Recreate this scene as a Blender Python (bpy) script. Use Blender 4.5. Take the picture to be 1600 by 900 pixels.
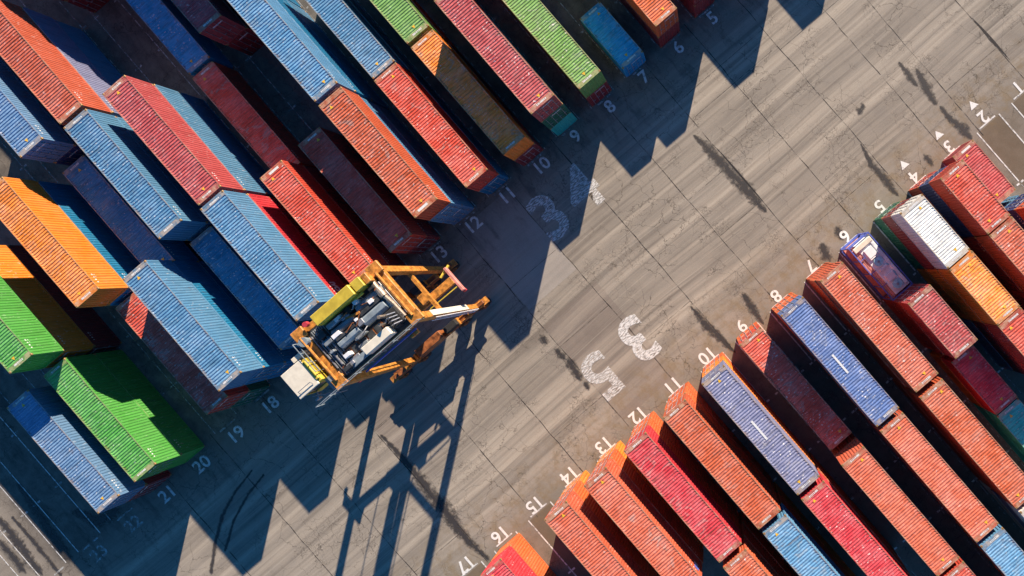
import bpy, bmesh, math, random
from mathutils import Vector, Matrix
random.seed(7)
for o in list(bpy.data.objects): bpy.data.objects.remove(o)
sc = bpy.context.scene
R = math.radians

# ------------------------------------------------------------------ camera, sky, sun, exposure
# world X runs along the container rows, world Y across them
cam_d = bpy.data.cameras.new("camera"); cam = bpy.data.objects.new("camera", cam_d); sc.collection.objects.link(cam)
TH = 0.858; CH = 58.39
cam.location = (0, 0, CH); cam.rotation_euler = (0, 0, TH)
cam_d.sensor_width = 36; cam_d.lens = 16.373 * CH / 1600 * 36
cam_d.shift_x = (800 - 1112.3) / 1600; cam_d.shift_y = (416.1 - 450) / 1600
cam_d.clip_start = 0.5; cam_d.clip_end = 3000
sc.camera = cam
SUN = Vector((1.457, -1.96, -1.0)).normalized()
w = bpy.data.worlds.new("World"); sc.world = w; w.use_nodes = True
nt = w.node_tree; bg = nt.nodes["Background"]
sky = nt.nodes.new("ShaderNodeTexSky"); sky.sky_type = 'NISHITA'; sky.sun_disc = False
sky.sun_elevation = math.asin(-SUN.z); sky.sun_rotation = math.atan2(-SUN.x, -SUN.y)
sky.ozone_density = 6.0; sky.dust_density = 0.0; sky.air_density = 0.8; sky.altitude = 3500
tint = nt.nodes.new("ShaderNodeMix"); tint.data_type = 'RGBA'; tint.blend_type = 'MULTIPLY'; tint.inputs[0].default_value = 1.0
tint.inputs[7].default_value = (.43, .96, 1.0, 1); nt.links.new(sky.outputs[0], tint.inputs[6]); nt.links.new(tint.outputs[2], bg.inputs[0]); bg.inputs[1].default_value = 0.095
sl = bpy.data.lights.new("sun", 'SUN'); sl.energy = 5.0; sl.angle = R(0.5); sl.color = (1.0, 0.84, 0.66)
so = bpy.data.objects.new("sun", sl); sc.collection.objects.link(so)
so.rotation_euler = SUN.to_track_quat('-Z', 'Y').to_euler(); so.location = (-40, 50, 40)
sc.view_settings.view_transform = 'Standard'; sc.view_settings.look = 'None'
sc.view_settings.gamma = 1; sc.view_settings.use_curve_mapping = False
sc.view_settings.exposure = 1.05
sc.cycles.max_bounces = 5; sc.cycles.diffuse_bounces = 3; sc.cycles.transparent_max_bounces = 12

# ------------------------------------------------------------------ node helpers
class NT:
    def __init__(s, name):
        s.m = bpy.data.materials.new(name); s.m.use_nodes = True; s.t = s.m.node_tree
        s.b = s.t.nodes["Principled BSDF"]; s.out = s.t.nodes["Material Output"]
    def n(s, typ, **k):
        x = s.t.nodes.new("ShaderNode" + typ)
        for a, v in k.items(): setattr(x, a, v)
        return x
    def set(s, sock, v):
        if v is None: return
        if isinstance(v, bpy.types.NodeSocket): s.t.links.new(v, sock)
        else:
            if isinstance(v, (tuple, list)) and len(v) == 3 and len(sock.default_value) == 4: v = (*v, 1)
            sock.default_value = v
    def math(s, op, a, b=0.0, c=None, clamp=False):
        x = s.n("Math", operation=op, use_clamp=clamp); s.set(x.inputs[0], a); s.set(x.inputs[1], b)
        if c is not None: s.set(x.inputs[2], c)
        return x.outputs[0]
    def noise(s, vec, scale, detail=3, rough=.55, dist=0.0):
        x = s.n("TexNoise"); s.set(x.inputs["Vector"], vec); x.inputs["Scale"].default_value = scale
        x.inputs["Detail"].default_value = detail; x.inputs["Roughness"].default_value = rough; x.inputs["Distortion"].default_value = dist
        return x.outputs["Fac"]
    def mapr(s, v, a, b, c=0.0, d=1.0, smooth=False):
        x = s.n("MapRange", clamp=True)
        if smooth: x.interpolation_type = 'SMOOTHSTEP'
        s.set(x.inputs[0], v)
        for i, q in enumerate((a, b, c, d)): x.inputs[i + 1].default_value = q
        return x.outputs[0]
    def mix(s, f, a, b, blend='MIX'):
        x = s.n("Mix", data_type='RGBA', blend_type=blend); s.set(x.inputs[0], f); s.set(x.inputs[6], a); s.set(x.inputs[7], b)
        return x.outputs[2]
    def scaled(s, vec, sc_, loc=None):
        x = s.n("Mapping"); s.set(x.inputs[0], vec); x.inputs["Scale"].default_value = sc_
        if loc is not None: s.set(x.inputs["Location"], loc)
        return x.outputs[0]
    def bump(s, h, dist, strength=1.0):
        x = s.n("Bump"); x.inputs["Strength"].default_value = strength; x.inputs["Distance"].default_value = dist
        s.set(x.inputs["Height"], h); s.t.links.new(x.outputs[0], s.b.inputs["Normal"])

def simple(name, col, rough=.6, metal=0.0, var=.25, scale=3.0):
    k = NT(name); tc = k.n("TexCoord").outputs["Object"]
    f = k.noise(tc, scale, 4, .6)
    c = k.mix(k.mapr(f, .35, .7), tuple(x * (1 - var) for x in col), tuple(min(1, x * (1 + var * .6)) for x in col))
    k.set(k.b.inputs["Base Color"], c); k.b.inputs["Roughness"].default_value = rough; k.b.inputs["Metallic"].default_value = metal
    return k.m

def paint(name, roof=False):
    """container paint: the object's own colour, faded, chipped and rusted differently on every container"""
    k = NT(name); oi = k.n("ObjectInfo"); col = oi.outputs["Color"]
    tc = k.n("TexCoord").outputs["Object"]
    off = k.n("CombineXYZ"); k.set(off.inputs[0], k.math('MULTIPLY', oi.outputs["Random"], 91.7)); k.set(off.inputs[1], k.math('MULTIPLY', oi.outputs["Random"], 37.3))
    add = k.n("VectorMath", operation='ADD'); k.set(add.inputs[0], tc); k.set(add.inputs[1], off.outputs[0]); p = add.outputs[0]
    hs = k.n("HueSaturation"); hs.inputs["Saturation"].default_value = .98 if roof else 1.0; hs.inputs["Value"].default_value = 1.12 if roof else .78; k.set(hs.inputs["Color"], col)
    big = k.noise(p, .55, 4, .6)
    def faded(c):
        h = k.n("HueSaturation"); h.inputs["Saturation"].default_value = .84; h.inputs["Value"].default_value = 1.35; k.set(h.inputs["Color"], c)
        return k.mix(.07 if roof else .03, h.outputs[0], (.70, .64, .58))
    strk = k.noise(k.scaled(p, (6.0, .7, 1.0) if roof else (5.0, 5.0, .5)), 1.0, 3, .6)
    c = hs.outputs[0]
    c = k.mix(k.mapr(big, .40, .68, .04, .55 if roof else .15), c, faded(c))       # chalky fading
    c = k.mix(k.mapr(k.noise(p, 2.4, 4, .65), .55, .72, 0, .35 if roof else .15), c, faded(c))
    c = k.mix(k.mapr(strk, .46, .74, 0, .62 if roof else .4), c, k.mix(.75, c, (.02, .014, .012)))                     # grime along the ribs
    rust = k.math('MULTIPLY', k.mapr(k.noise(p, 1.1, 5, .7), .60, .68), k.mapr(k.noise(k.scaled(p, (3, 1, 1)), 3.0, 3, .6), .42, .6))
    c = k.mix(k.math('MULTIPLY', rust, .6 if roof else .4), c, (.12, .055, .028))
    if not roof:
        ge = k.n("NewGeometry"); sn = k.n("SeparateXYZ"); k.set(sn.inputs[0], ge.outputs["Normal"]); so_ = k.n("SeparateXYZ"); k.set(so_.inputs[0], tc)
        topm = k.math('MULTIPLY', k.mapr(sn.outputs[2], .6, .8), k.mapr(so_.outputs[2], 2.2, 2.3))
        c = k.mix(k.math('MULTIPLY', topm, k.mapr(k.noise(p, 1.6, 4, .7), .38, .60, .05, .6)), c, (.62, .46, .30))  # upward rail faces painted tan: sunlit rims put into the colour, with wear
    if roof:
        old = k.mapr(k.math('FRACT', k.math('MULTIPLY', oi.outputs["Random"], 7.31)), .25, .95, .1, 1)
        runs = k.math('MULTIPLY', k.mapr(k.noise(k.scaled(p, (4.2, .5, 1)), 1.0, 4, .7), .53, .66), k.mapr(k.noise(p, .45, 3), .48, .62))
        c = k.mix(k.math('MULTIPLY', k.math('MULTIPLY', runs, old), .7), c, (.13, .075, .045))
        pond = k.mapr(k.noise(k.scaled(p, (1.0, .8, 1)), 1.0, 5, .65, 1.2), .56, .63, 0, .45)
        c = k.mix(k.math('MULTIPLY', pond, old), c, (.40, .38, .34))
        edge = k.n("SeparateXYZ"); k.set(edge.inputs[0], tc); ey = k.math('ABSOLUTE', edge.outputs[1])
        er = k.math('MULTIPLY', k.mapr(ey, .95, 1.12), k.mapr(k.noise(p, 2.2, 4, .7), .46, .58))
        c = k.mix(k.math('MULTIPLY', er, .7), c, (.16, .075, .035))
    # chips and scuffs showing pale primer
    chipn = k.noise(k.scaled(p, (8.5, 4.2, 3)), 1.0, 2, .5)
    area = k.mapr(k.noise(p, .8, 2), .36, .54)
    chip = k.math('MULTIPLY', k.mapr(chipn, .65, .68), area)
    rc_ = k.mapr(k.math('FRACT', k.math('MULTIPLY', oi.outputs["Random"], 13.7)), 0, 1, .12, 1)
    chip = k.math('MULTIPLY', chip, rc_)
    c = k.mix(k.math('MULTIPLY', chip, .95 if roof else .3), c, (.80, .76, .72))
    k.set(k.b.inputs["Base Color"], c)
    k.set(k.b.inputs["Roughness"], k.mapr(big, .3, .7, .5, .72) if roof else k.mapr(big, .3, .7, .42, .62))
    k.b.inputs["Specular IOR Level"].default_value = .22 if roof else .35
    k.bump(k.math('ADD', k.noise(p, 1.3, 2), k.math('MULTIPLY', k.noise(k.scaled(p, (4.0, .9, 1)), 1.0, 2), .45)) if roof else k.noise(p, 1.3, 2), .10 if roof else .04, .7)
    return k.m

M = {}
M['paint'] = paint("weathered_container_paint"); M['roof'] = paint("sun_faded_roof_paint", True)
M['cast'] = simple("worn_corner_steel", (.42, .25, .10), .55, .3, .5, 9)
M['steel'] = simple("galvanised_bar", (.42, .42, .44), .45, .6, .3, 8)
M['white'] = simple("white_marking", (.78, .78, .76), .6, 0, .15, 6)
M['sticker'] = simple("yellow_sticker", (.85, .50, .04), .5, 0, .1)
M['orange'] = simple("carrier_orange_paint", (.60, .245, .045), .45, 0, .55, 3.2)
M['dorange'] = simple("greasy_orange_paint", (.30, .10, .03), .5, 0, .7, 2.5)
M['yellow'] = simple("yellow_tank_paint", (.62, .46, .05), .5, 0, .25, 1.4)
M['cream'] = simple("cream_panel_paint", (.74, .68, .55), .5, 0, .12, 2.0)
M['grey'] = simple("grey_machine_steel", (.26, .29, .31), .45, .2, .35, 2.0)
M['lgrey'] = simple("pale_grey_cover", (.27, .325, .36), .42, .1, .25, 2.0)
M['dark'] = simple("dark_deck_plate", (.045, .05, .055), .6, .1, .5, 3.0)
M['rubber'] = simple("tyre_rubber", (.025, .024, .024), .85, 0, .4, 5)
M['red'] = simple("red_signal_paint", (.55, .05, .07), .5)
M['glass'] = simple("dark_cab_glass", (.02, .03, .035), .08, 0, .1)
M['pipe'] = simple("silver_exhaust", (.42, .34, .26), .35, .5, .35, 5)
M['bframe'] = simple("blue_frame_paint", (.10, .14, .50), .45)
M['salmon'] = simple("salmon_deck_paint", (.66, .26, .22), .55, 0, .3, 2)
M['lav'] = simple("grey_blue_housing", (.82, .87, .92), .5, 0, .25, 2)
M['pwhite'] = simple("white_hatch_paint", (.80, .80, .82), .45, 0, .1, 2)
M['cyan'] = simple("pale_blue_fan", (.38, .78, .92), .4, 0, .3, 5)

def asphalt(name, base, warm, streak=1.0, crack=1.0, dirty=0.0):
    k = NT(name); tc = k.n("TexCoord").outputs["Object"]
    sep = k.n("SeparateXYZ"); k.set(sep.inputs[0], tc)
    n1 = k.noise(tc, .12, 4, .6); n2 = k.noise(tc, .9, 5, .65); fine = k.noise(tc, 9.0, 4, .75); fine2 = k.noise(tc, 28.0, 2, .6)
    c = k.mix(k.mapr(n1, .3, .7), tuple(x * .80 for x in base), tuple(x * 1.16 for x in base))
    c = k.mix(k.mapr(n2, .35, .7, 0, .55), c, warm)
    # wheel polish running across the rows (world Y), in two scales
    wob = k.n("VectorMath", operation='ADD'); k.set(wob.inputs[0], tc)
    wn = k.n("CombineXYZ"); k.set(wn.inputs[0], k.math('MULTIPLY', k.noise(k.scaled(tc, (.02, .045, 1)), 1.0, 1), 1.6)); k.set(wob.inputs[1], wn.outputs[0])
    s1 = k.noise(k.scaled(wob.outputs[0], (.62, .018, 1)), 1.0, 3, .5); s2 = k.noise(k.scaled(wob.outputs[0], (2.2, .04, 1)), 1.0, 3, .55)
    lane = k.math('MULTIPLY', k.mapr(sep.outputs[0], -19, -13, 0, 1, True), k.mapr(sep.outputs[0], 7, 1, 0, 1, True))
    c = k.mix(k.math('MULTIPLY', lane, k.mapr(s1, .47, .66, 0, .68 * streak)), c, (.52, .45, .36))
    c = k.mix(k.math('MULTIPLY', k.mapr(lane, 0, 1, .35, 1), k.mapr(s2, .48, .72, 0, .52 * streak)), c, (.10, .083, .07))
    c = k.mix(k.math('MULTIPLY', lane, k.mapr(k.noise(k.scaled(wob.outputs[0], (7, .09, 1)), 1.0, 2), .54, .72, 0, .3 * streak)), c, (.56, .50, .41))
    # dirty yard floor under the far block
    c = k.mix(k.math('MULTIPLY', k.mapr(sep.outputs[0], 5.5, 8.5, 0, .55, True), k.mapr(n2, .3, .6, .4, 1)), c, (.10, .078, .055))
    c = k.mix(k.math('MULTIPLY', k.math('MULTIPLY', k.mapr(sep.outputs[0], -13.5, -20.5, 0, .74, True), k.mapr(sep.outputs[1], -67, -65, 0, 1)), k.mapr(n2, .3, .6, .5, 1)), c, (.06, .055, .052))  # floor by the carrier-side block: stack shade darkened into the colour, with grime
    # earthy rim in front of the far block
    rim = k.math('MULTIPLY', k.mapr(sep.outputs[0], .5, 5.0, 0, 1, True), k.mapr(sep.outputs[0], 9, 6.5, 0, 1, True))
    c = k.mix(k.math('MULTIPLY', rim, k.mapr(k.noise(tc, .7, 5, .7), .46, .62, 0, .55)), c, (.23, .165, .085))
    # dark seep from the front line of each block
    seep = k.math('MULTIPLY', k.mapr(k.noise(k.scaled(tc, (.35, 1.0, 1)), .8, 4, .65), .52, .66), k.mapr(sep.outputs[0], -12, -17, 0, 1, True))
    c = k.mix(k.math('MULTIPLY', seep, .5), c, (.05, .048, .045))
    # grain
    c = k.mix(k.mapr(fine, .35, .7, 0, .42), c, k.mix(.5, c, (.03, .025, .02)))
    c = k.mix(k.mapr(fine2, .62, .75, 0, .35), c, (.60, .54, .46))
    # cracks, only where the surface is broken
    dv = k.n("VectorMath", operation='ADD'); k.set(dv.inputs[0], tc)
    nn = k.n("TexNoise"); k.set(nn.inputs["Vector"], tc); nn.inputs["Scale"].default_value = 1.6; nn.inputs["Detail"].default_value = 4
    sc3 = k.n("VectorMath", operation='SCALE'); k.set(sc3.inputs[0], nn.outputs["Color"]); sc3.inputs["Scale"].default_value = .9; k.set(dv.inputs[1], sc3.outputs[0])
    hts = None
    for i, (s_, wd, lo, hi, ms) in enumerate(((.42, .012, .44, .56, .16), (1.5, .030, .53, .61, .22), (3.2, .05, .57, .64, .3))):
        v = k.n("TexVoronoi", feature='DISTANCE_TO_EDGE'); k.set(v.inputs["Vector"], dv.outputs[0]); v.inputs["Scale"].default_value = s_
        ln = k.mapr(v.outputs["Distance"], 0, wd, 1, 0)
        msk = k.mapr(k.noise(k.scaled(tc, (1, 1, 1), (13.0 * i, 5.0, 0)), ms, 3, .6), lo, hi)
        f = k.math('MULTIPLY', ln, msk)
        c = k.mix(k.math('MULTIPLY', f, .72 * crack), c, (.035, .026, .02))
    # oil spots
    v = k.n("TexVoronoi", feature='F1'); k.set(v.inputs["Vector"], dv.outputs[0]); v.inputs["Scale"].default_value = .33
    c = k.mix(k.math('MULTIPLY', k.mapr(v.outputs["Distance"], .04, .13, .4, 0), k.mapr(n2, .4, .6)), c, (.06, .05, .045))
    if dirty: c = k.mix(dirty, c, (.13, .095, .06))
    k.set(k.b.inputs["Base Color"], c); k.b.inputs["Roughness"].default_value = .9; k.b.inputs["Specular IOR Level"].default_value = .25
    k.bump(fine, .012, .5)
    return k.m
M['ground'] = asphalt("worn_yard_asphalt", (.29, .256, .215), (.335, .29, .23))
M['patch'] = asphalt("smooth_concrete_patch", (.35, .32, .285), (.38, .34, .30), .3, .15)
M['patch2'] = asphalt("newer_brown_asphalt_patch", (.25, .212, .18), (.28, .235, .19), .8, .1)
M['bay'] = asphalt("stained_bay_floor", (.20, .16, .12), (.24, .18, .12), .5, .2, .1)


def worn(name, col, lo, hi, dens=1.0, sc_=(2, 2, 2), scale=1.0):
    k = NT(name); tc = k.n("TexCoord").outputs["Object"]
    f = k.mapr(k.noise(k.scaled(tc, sc_), scale, 4, .7), lo, hi, 0, dens)
    k.set(k.b.inputs["Base Color"], (*col, 1)); k.b.inputs["Roughness"].default_value = .75
    tr = k.n("BsdfTransparent"); mx = k.n("MixShader"); k.set(mx.inputs[0], f)
    k.t.links.new(tr.outputs[0], mx.inputs[1]); k.t.links.new(k.b.outputs[0], mx.inputs[2]); k.t.links.new(mx.outputs[0], k.out.inputs[0])
    return k.m
M['line'] = worn("worn_white_line", (.72, .71, .68), .34, .5, .95, (3, 3, 3))
M['faint'] = worn("faint_white_line", (.60, .62, .62), .40, .60, .6, (2, 2, 2))
M['joint'] = worn('tarry_joint', (.035, .028, .024), .36, .56, .85, (1.2, 1.2, 1))
M['seam'] = worn('open_joint_fill', (.02, .017, .016), .30, .42, .95, (1, 3, 1))
M['digit'] = worn("painted_digit_white", (.78, .77, .74), .30, .42, .96, (3, 3, 3))
M['brush2'] = worn("worn_brushed_paint", (.74, .73, .70), .39, .58, .9, (1.5, 5.5, 1), 1.5)
M['digit2'] = worn("rubbed_digit_white", (.74, .75, .74), .30, .50, .9, (2, 2, 2))
M['brush'] = worn("brushed_white_paint", (.76, .75, .72), .36, .54, .92, (1.6, 5.0, 1), 1.5)

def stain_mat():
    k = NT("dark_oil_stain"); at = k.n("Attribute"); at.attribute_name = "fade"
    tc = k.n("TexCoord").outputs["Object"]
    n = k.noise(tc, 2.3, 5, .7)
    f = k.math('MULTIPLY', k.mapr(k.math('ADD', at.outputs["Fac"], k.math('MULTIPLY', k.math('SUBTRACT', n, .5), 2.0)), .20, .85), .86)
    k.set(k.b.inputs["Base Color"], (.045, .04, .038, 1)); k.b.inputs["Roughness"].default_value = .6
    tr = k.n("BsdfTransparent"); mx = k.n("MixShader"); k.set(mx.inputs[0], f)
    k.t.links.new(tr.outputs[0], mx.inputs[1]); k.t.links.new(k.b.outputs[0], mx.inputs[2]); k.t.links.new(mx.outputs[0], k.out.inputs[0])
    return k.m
M['stain'] = stain_mat()

# ------------------------------------------------------------------ mesh helpers
class MB:
    def __init__(s): s.v = []; s.f = []
    def quad(s, *p):
        i = len(s.v); s.v += [tuple(q) for q in p]; s.f.append(tuple(range(i, i + len(p))))
    def box(s, x0, x1, y0, y1, z0, z1):
        i = len(s.v)
        s.v += [(x, y, z) for z in (z0, z1) for y in (y0, y1) for x in (x0, x1)]
        for q in ((0, 2, 3, 1), (4, 5, 7, 6), (0, 1, 5, 4), (2, 6, 7, 3), (0, 4, 6, 2), (1, 3, 7, 5)): s.f.append(tuple(i + a for a in q))
        return s
    def bar(s, a, b, w_, h_, up=(0, 0, 1), w2=None, h2=None):
        a = Vector(a); b = Vector(b); d = (b - a).normalized(); up = Vector(up)
        if abs(d.dot(up)) > .98: up = Vector((1, 0, 0))
        x = d.cross(up).normalized(); y = x.cross(d); i = len(s.v)
        for p, ww, hh in ((a, w_, h_), (b, w2 or w_, h2 or h_)):
            for sx, sy in ((-1, -1), (1, -1), (1, 1), (-1, 1)): s.v.append(tuple(p + x * sx * ww / 2 + y * sy * hh / 2))
        for q in ((0, 1, 2, 3), (7, 6, 5, 4), (0, 4, 5, 1), (1, 5, 6, 2), (2, 6, 7, 3), (3, 7, 4, 0)): s.f.append(tuple(i + a_ for a_ in q))
        return s
    def tube(s, pts, r, n=8, caps=True):
        pts = [Vector(p) for p in pts]; i0 = len(s.v)
        for j, p in enumerate(pts):
            d = (pts[min(j + 1, len(pts) - 1)] - pts[max(j - 1, 0)]).normalized()
            u = d.cross(Vector((0, 0, 1)) if abs(d.z) < .9 else Vector((1, 0, 0))).normalized(); v = d.cross(u)
            rr = r[j] if isinstance(r, (list, tuple)) else r
            for a in range(n):
                t = 2 * math.pi * a / n; s.v.append(tuple(p + (u * math.cos(t) + v * math.sin(t)) * rr))
        for j in range(len(pts) - 1):
            for a in range(n):
                b = (a + 1) % n; s.f.append((i0 + j * n + a, i0 + j * n + b, i0 + (j + 1) * n + b, i0 + (j + 1) * n + a))
        if caps:
            s.f.append(tuple(i0 + a for a in range(n))[::-1]); s.f.append(tuple(i0 + (len(pts) - 1) * n + a for a in range(n)))
        return s
    def mesh(s, name, mat, smooth=False, bevel=0):
        me = bpy.data.meshes.new(name); me.from_pydata(s.v, [], s.f)
        bm = bmesh.new(); bm.from_mesh(me); bmesh.ops.recalc_face_normals(bm, faces=bm.faces)
        if bevel: bmesh.ops.bevel(bm, geom=list(bm.edges), offset=bevel, segments=1, affect='EDGES')
        bm.to_mesh(me); bm.free()
        if smooth: me.shade_smooth()
        me.materials.append(mat); return me
    def flat(s, name, mat):
        me = bpy.data.meshes.new(name); me.from_pydata(s.v, [], s.f); me.materials.append(mat); return me
def link(name, me, parent=None, loc=(0, 0, 0), rz=0.0, col=None):
    o = bpy.data.objects.new(name, me); sc.collection.objects.link(o); o.location = loc
    if rz: o.rotation_euler = (0, 0, rz)
    if parent: o.parent = parent
    if col: o.color = (*col, 1)
    return o
def tag(o, label=None, cat=None, group=None, kind=None):
    for a, b in (('label', label), ('category', cat), ('group', group), ('kind', kind)):
        if b: o[a] = b
    return o
def thing(name, label, cat, loc=(0, 0, 0), rz=0, group=None):
    return tag(link(name, None, None, loc, rz), label, cat, group)

# ------------------------------------------------------------------ setting
PIV = 4.3144
def vL(k): return 37.0 - 4.305 * k           # container centre lines, block beside the carrier
def vR(k): return 37.28 - 4.305 * k          # container centre lines, block across the aisle
def gL(k): return 37.07 - 4.3144 * k         # painted bay centres
def gR(k): return 37.55 - 4.352 * k
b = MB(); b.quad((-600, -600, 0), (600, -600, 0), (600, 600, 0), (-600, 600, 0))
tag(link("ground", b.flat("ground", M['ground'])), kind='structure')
def sheet(name, mat, rects, z):
    b = MB()
    for x0, x1, y0, y1 in rects: b.quad((x0, y0, z), (x1, y0, z), (x1, y1, z), (x0, y1, z))
    return tag(link(name, b.flat(name, mat)), kind='structure')
sheet("concrete_patch", M['patch'], [(-18.3, -8.25, -15.9, -9.95)], .004)
sheet("asphalt_patch", M['patch2'], [(-6.2, 5.6, -15.95, -9.3), (-15.0, -4.4, -34.5, -28.4)], .004)
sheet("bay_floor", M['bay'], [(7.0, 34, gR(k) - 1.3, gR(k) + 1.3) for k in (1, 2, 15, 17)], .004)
# joints: slightly wandering tarry strips between the slabs
b = MB()
for v0 in (34.2, 27.8, 24.1, 18.5, 13.1, 7.7, 2.4, -3.7, -9.9, -16, -22.1, -28.2, -34.6, -40.6, -46.7, -52.6, 40.2):
    rnd = random.Random(v0); x = -19.2; pv = v0; w0 = rnd.uniform(.02, .035)
    while x < 7.0:
        x1 = x + rnd.uniform(.8, 2.0); nv = v0 + rnd.uniform(-.05, .05); w1 = rnd.uniform(.015, .05)
        b.quad((x, pv - w0, .008), (x1, nv - w1, .008), (x1, nv + w1, .008), (x, pv + w0, .008)); x, pv, w0 = x1, nv, w1
# cross joints here and there
rnd = random.Random(5)
for i in range(16):
    vs = [34.2, 27.8, 18.5, 7.7, 2.4, -3.7, -9.9, -16, -22.1, -28.2, -34.6, -40.6]; j = rnd.randrange(len(vs) - 1); u = rnd.uniform(-14, 5)
    b.quad((u - .02, vs[j + 1], .0085), (u + .02, vs[j + 1], .0085), (u + .05, vs[j], .0085), (u + .01, vs[j], .0085))
tag(link("pavement_joints", b.flat("pavement_joints", M['joint'])), kind='structure')
# long dark expansion slots of the drains near the far corner
b = MB()
for (a, c, wd) in (((-1.7, 34.3), (4.1, 34.4), .13), ((-8.2, 7.75), (-.4, 7.75), .09), ((-6, -34.6), (6.2, -34.4), .07)):
    n = 14; rnd = random.Random(a[0])
    for i in range(n):
        t0, t1 = i / n, (i + 1) / n; e0 = math.sin(math.pi * min(1, t0 * 1.1 + .02)) * wd; e1 = math.sin(math.pi * min(1, t1 * 1.05)) * wd
        p = (a[0] + (c[0] - a[0]) * t0, a[1] + (c[1] - a[1]) * t0); q = (a[0] + (c[0] - a[0]) * t1, a[1] + (c[1] - a[1]) * t1)
        b.quad((p[0], p[1] - e0, .012), (q[0], q[1] - e1, .012), (q[0], q[1] + e1, .012), (p[0], p[1] + e0, .012))
tag(link("open_joints", b.flat("open_joints", M['seam'])), kind='structure')

def px(x, y, h=0.0):
    """photo pixel to a ground point (used only to read the plan off the photograph)"""
    k = 16.373 * CH / (CH - h); dx, dy = (x - 1112.3) / k, (y - 416.1) / k; c, s = math.cos(TH), math.sin(TH)
    return (dx * c + dy * s, dx * s - dy * c)
STAINS = [([(394, 735), (368, 768), (348, 805), (336, 850), (330, 895)], [2, 3, 4, 4, 4]), ([(412, 742), (388, 772), (366, 812), (352, 860)], [2, 3, 3, 3]), ([(0, 812), (30, 850), (62, 893)], [8, 12, 8]), ([(0, 845), (35, 890)], [6, 9]), ([(20, 808), (60, 855), (95, 898)], [3, 5, 4]), ([(1085, 212), (1110, 236), (1140, 268), (1170, 300), (1196, 330)], [3, 11, 13, 14, 4]),
 ([(1405, 98), (1420, 118), (1432, 133)], [3, 8, 4]), ([(1432, 108), (1446, 135), (1462, 162)], [3, 12, 5]),
 ([(1470, 168), (1485, 186), (1508, 205), (1517, 216)], [4, 7, 12, 4]), ([(1343, 174), (1348, 165)], [8, 6]),
 ([(1345, 225), (1362, 258), (1385, 282), (1402, 304)], [2, 7, 10, 4]), ([(1447, 245), (1456, 256)], [7, 6]),
 ([(1285, 385), (1292, 400)], [10, 12]), ([(1310, 360), (1315, 370)], [10, 8]),
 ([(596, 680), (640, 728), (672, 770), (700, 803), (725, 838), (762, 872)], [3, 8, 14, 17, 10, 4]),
 ([(1080, 480), (1100, 505), (1125, 528), (1148, 550)], [3, 10, 9, 3]), ([(1162, 462), (1178, 485), (1192, 505)], [6, 9, 3]),
 ([(890, 565), (905, 590)], [10, 9]), ([(870, 548), (880, 558)], [7, 7]),
 ([(915, 600), (918, 606)], [6, 5]), ([(848, 528), (852, 534)], [8, 7]), 
 
 
 ([(180, 800), (150, 815), (120, 800)], [12, 16, 8]), ([(30, 758), (50, 790), (75, 825), (105, 870)], [5, 8, 9, 12])]
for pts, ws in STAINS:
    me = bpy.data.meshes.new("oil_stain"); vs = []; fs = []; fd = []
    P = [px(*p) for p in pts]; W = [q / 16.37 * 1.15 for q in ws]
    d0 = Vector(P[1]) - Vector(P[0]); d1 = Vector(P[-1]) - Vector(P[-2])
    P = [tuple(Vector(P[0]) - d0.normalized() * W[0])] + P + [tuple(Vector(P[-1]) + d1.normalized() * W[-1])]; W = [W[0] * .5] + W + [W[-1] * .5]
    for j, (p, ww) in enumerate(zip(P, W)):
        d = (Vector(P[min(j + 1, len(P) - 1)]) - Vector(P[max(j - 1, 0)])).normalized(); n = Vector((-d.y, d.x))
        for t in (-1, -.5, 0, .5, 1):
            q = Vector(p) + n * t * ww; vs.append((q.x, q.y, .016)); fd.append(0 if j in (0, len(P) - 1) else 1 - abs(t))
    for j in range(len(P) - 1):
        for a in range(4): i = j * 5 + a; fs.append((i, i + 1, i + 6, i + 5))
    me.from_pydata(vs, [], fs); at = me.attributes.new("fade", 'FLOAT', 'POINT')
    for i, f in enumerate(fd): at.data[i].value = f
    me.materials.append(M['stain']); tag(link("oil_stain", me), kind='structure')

# bay outlines
b = MB(); bf = MB(); Z = .020
def rect(m, x0, x1, y0, y1, z=Z): m.quad((x0, y0, z), (x1, y0, z), (x1, y1, z), (x0, y1, z))
for k in range(0, 26):
    c = gL(k)
    rect(bf, -18.82, -18.66, c - .95, c + .95)
    for s in (-1.38, 1.38):
        rect(bf if k < 23 else b, -70, -18.9, c + s - .04, c + s + .04)
        for u in (-25.0, -31.4, -37.6, -43.9, -50.1, -56.4):
            rect(bf, u - .09, u + .09, c + s - .42, c + s - .12); rect(bf, u - .09, u + .09, c + s + .12, c + s + .42)
for k in range(0, 19):
    c = gR(k)
    rect(b, 6.72, 6.86, c - 1.0, c + 1.0)
    for s in (-1.38, 1.38):
        rect(b, 6.9, 13.0 if k < 14 else 40, c + s - .06, c + s + .06); rect(bf, 13.4, 45, c + s - .04, c + s + .04, Z + .004)
        for u in (13.2, 19.3, 25.5, 31.8): rect(b, u - .09, u + .09, c + s - .42, c + s - .1); rect(b, u - .09, u + .09, c + s + .1, c + s + .42)
tag(link("bay_lines", b.flat("bay_lines", M['line'])), kind='structure'); tag(link("faint_bay_lines", bf.flat("faint_bay_lines", M['faint'])), kind='structure')
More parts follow.
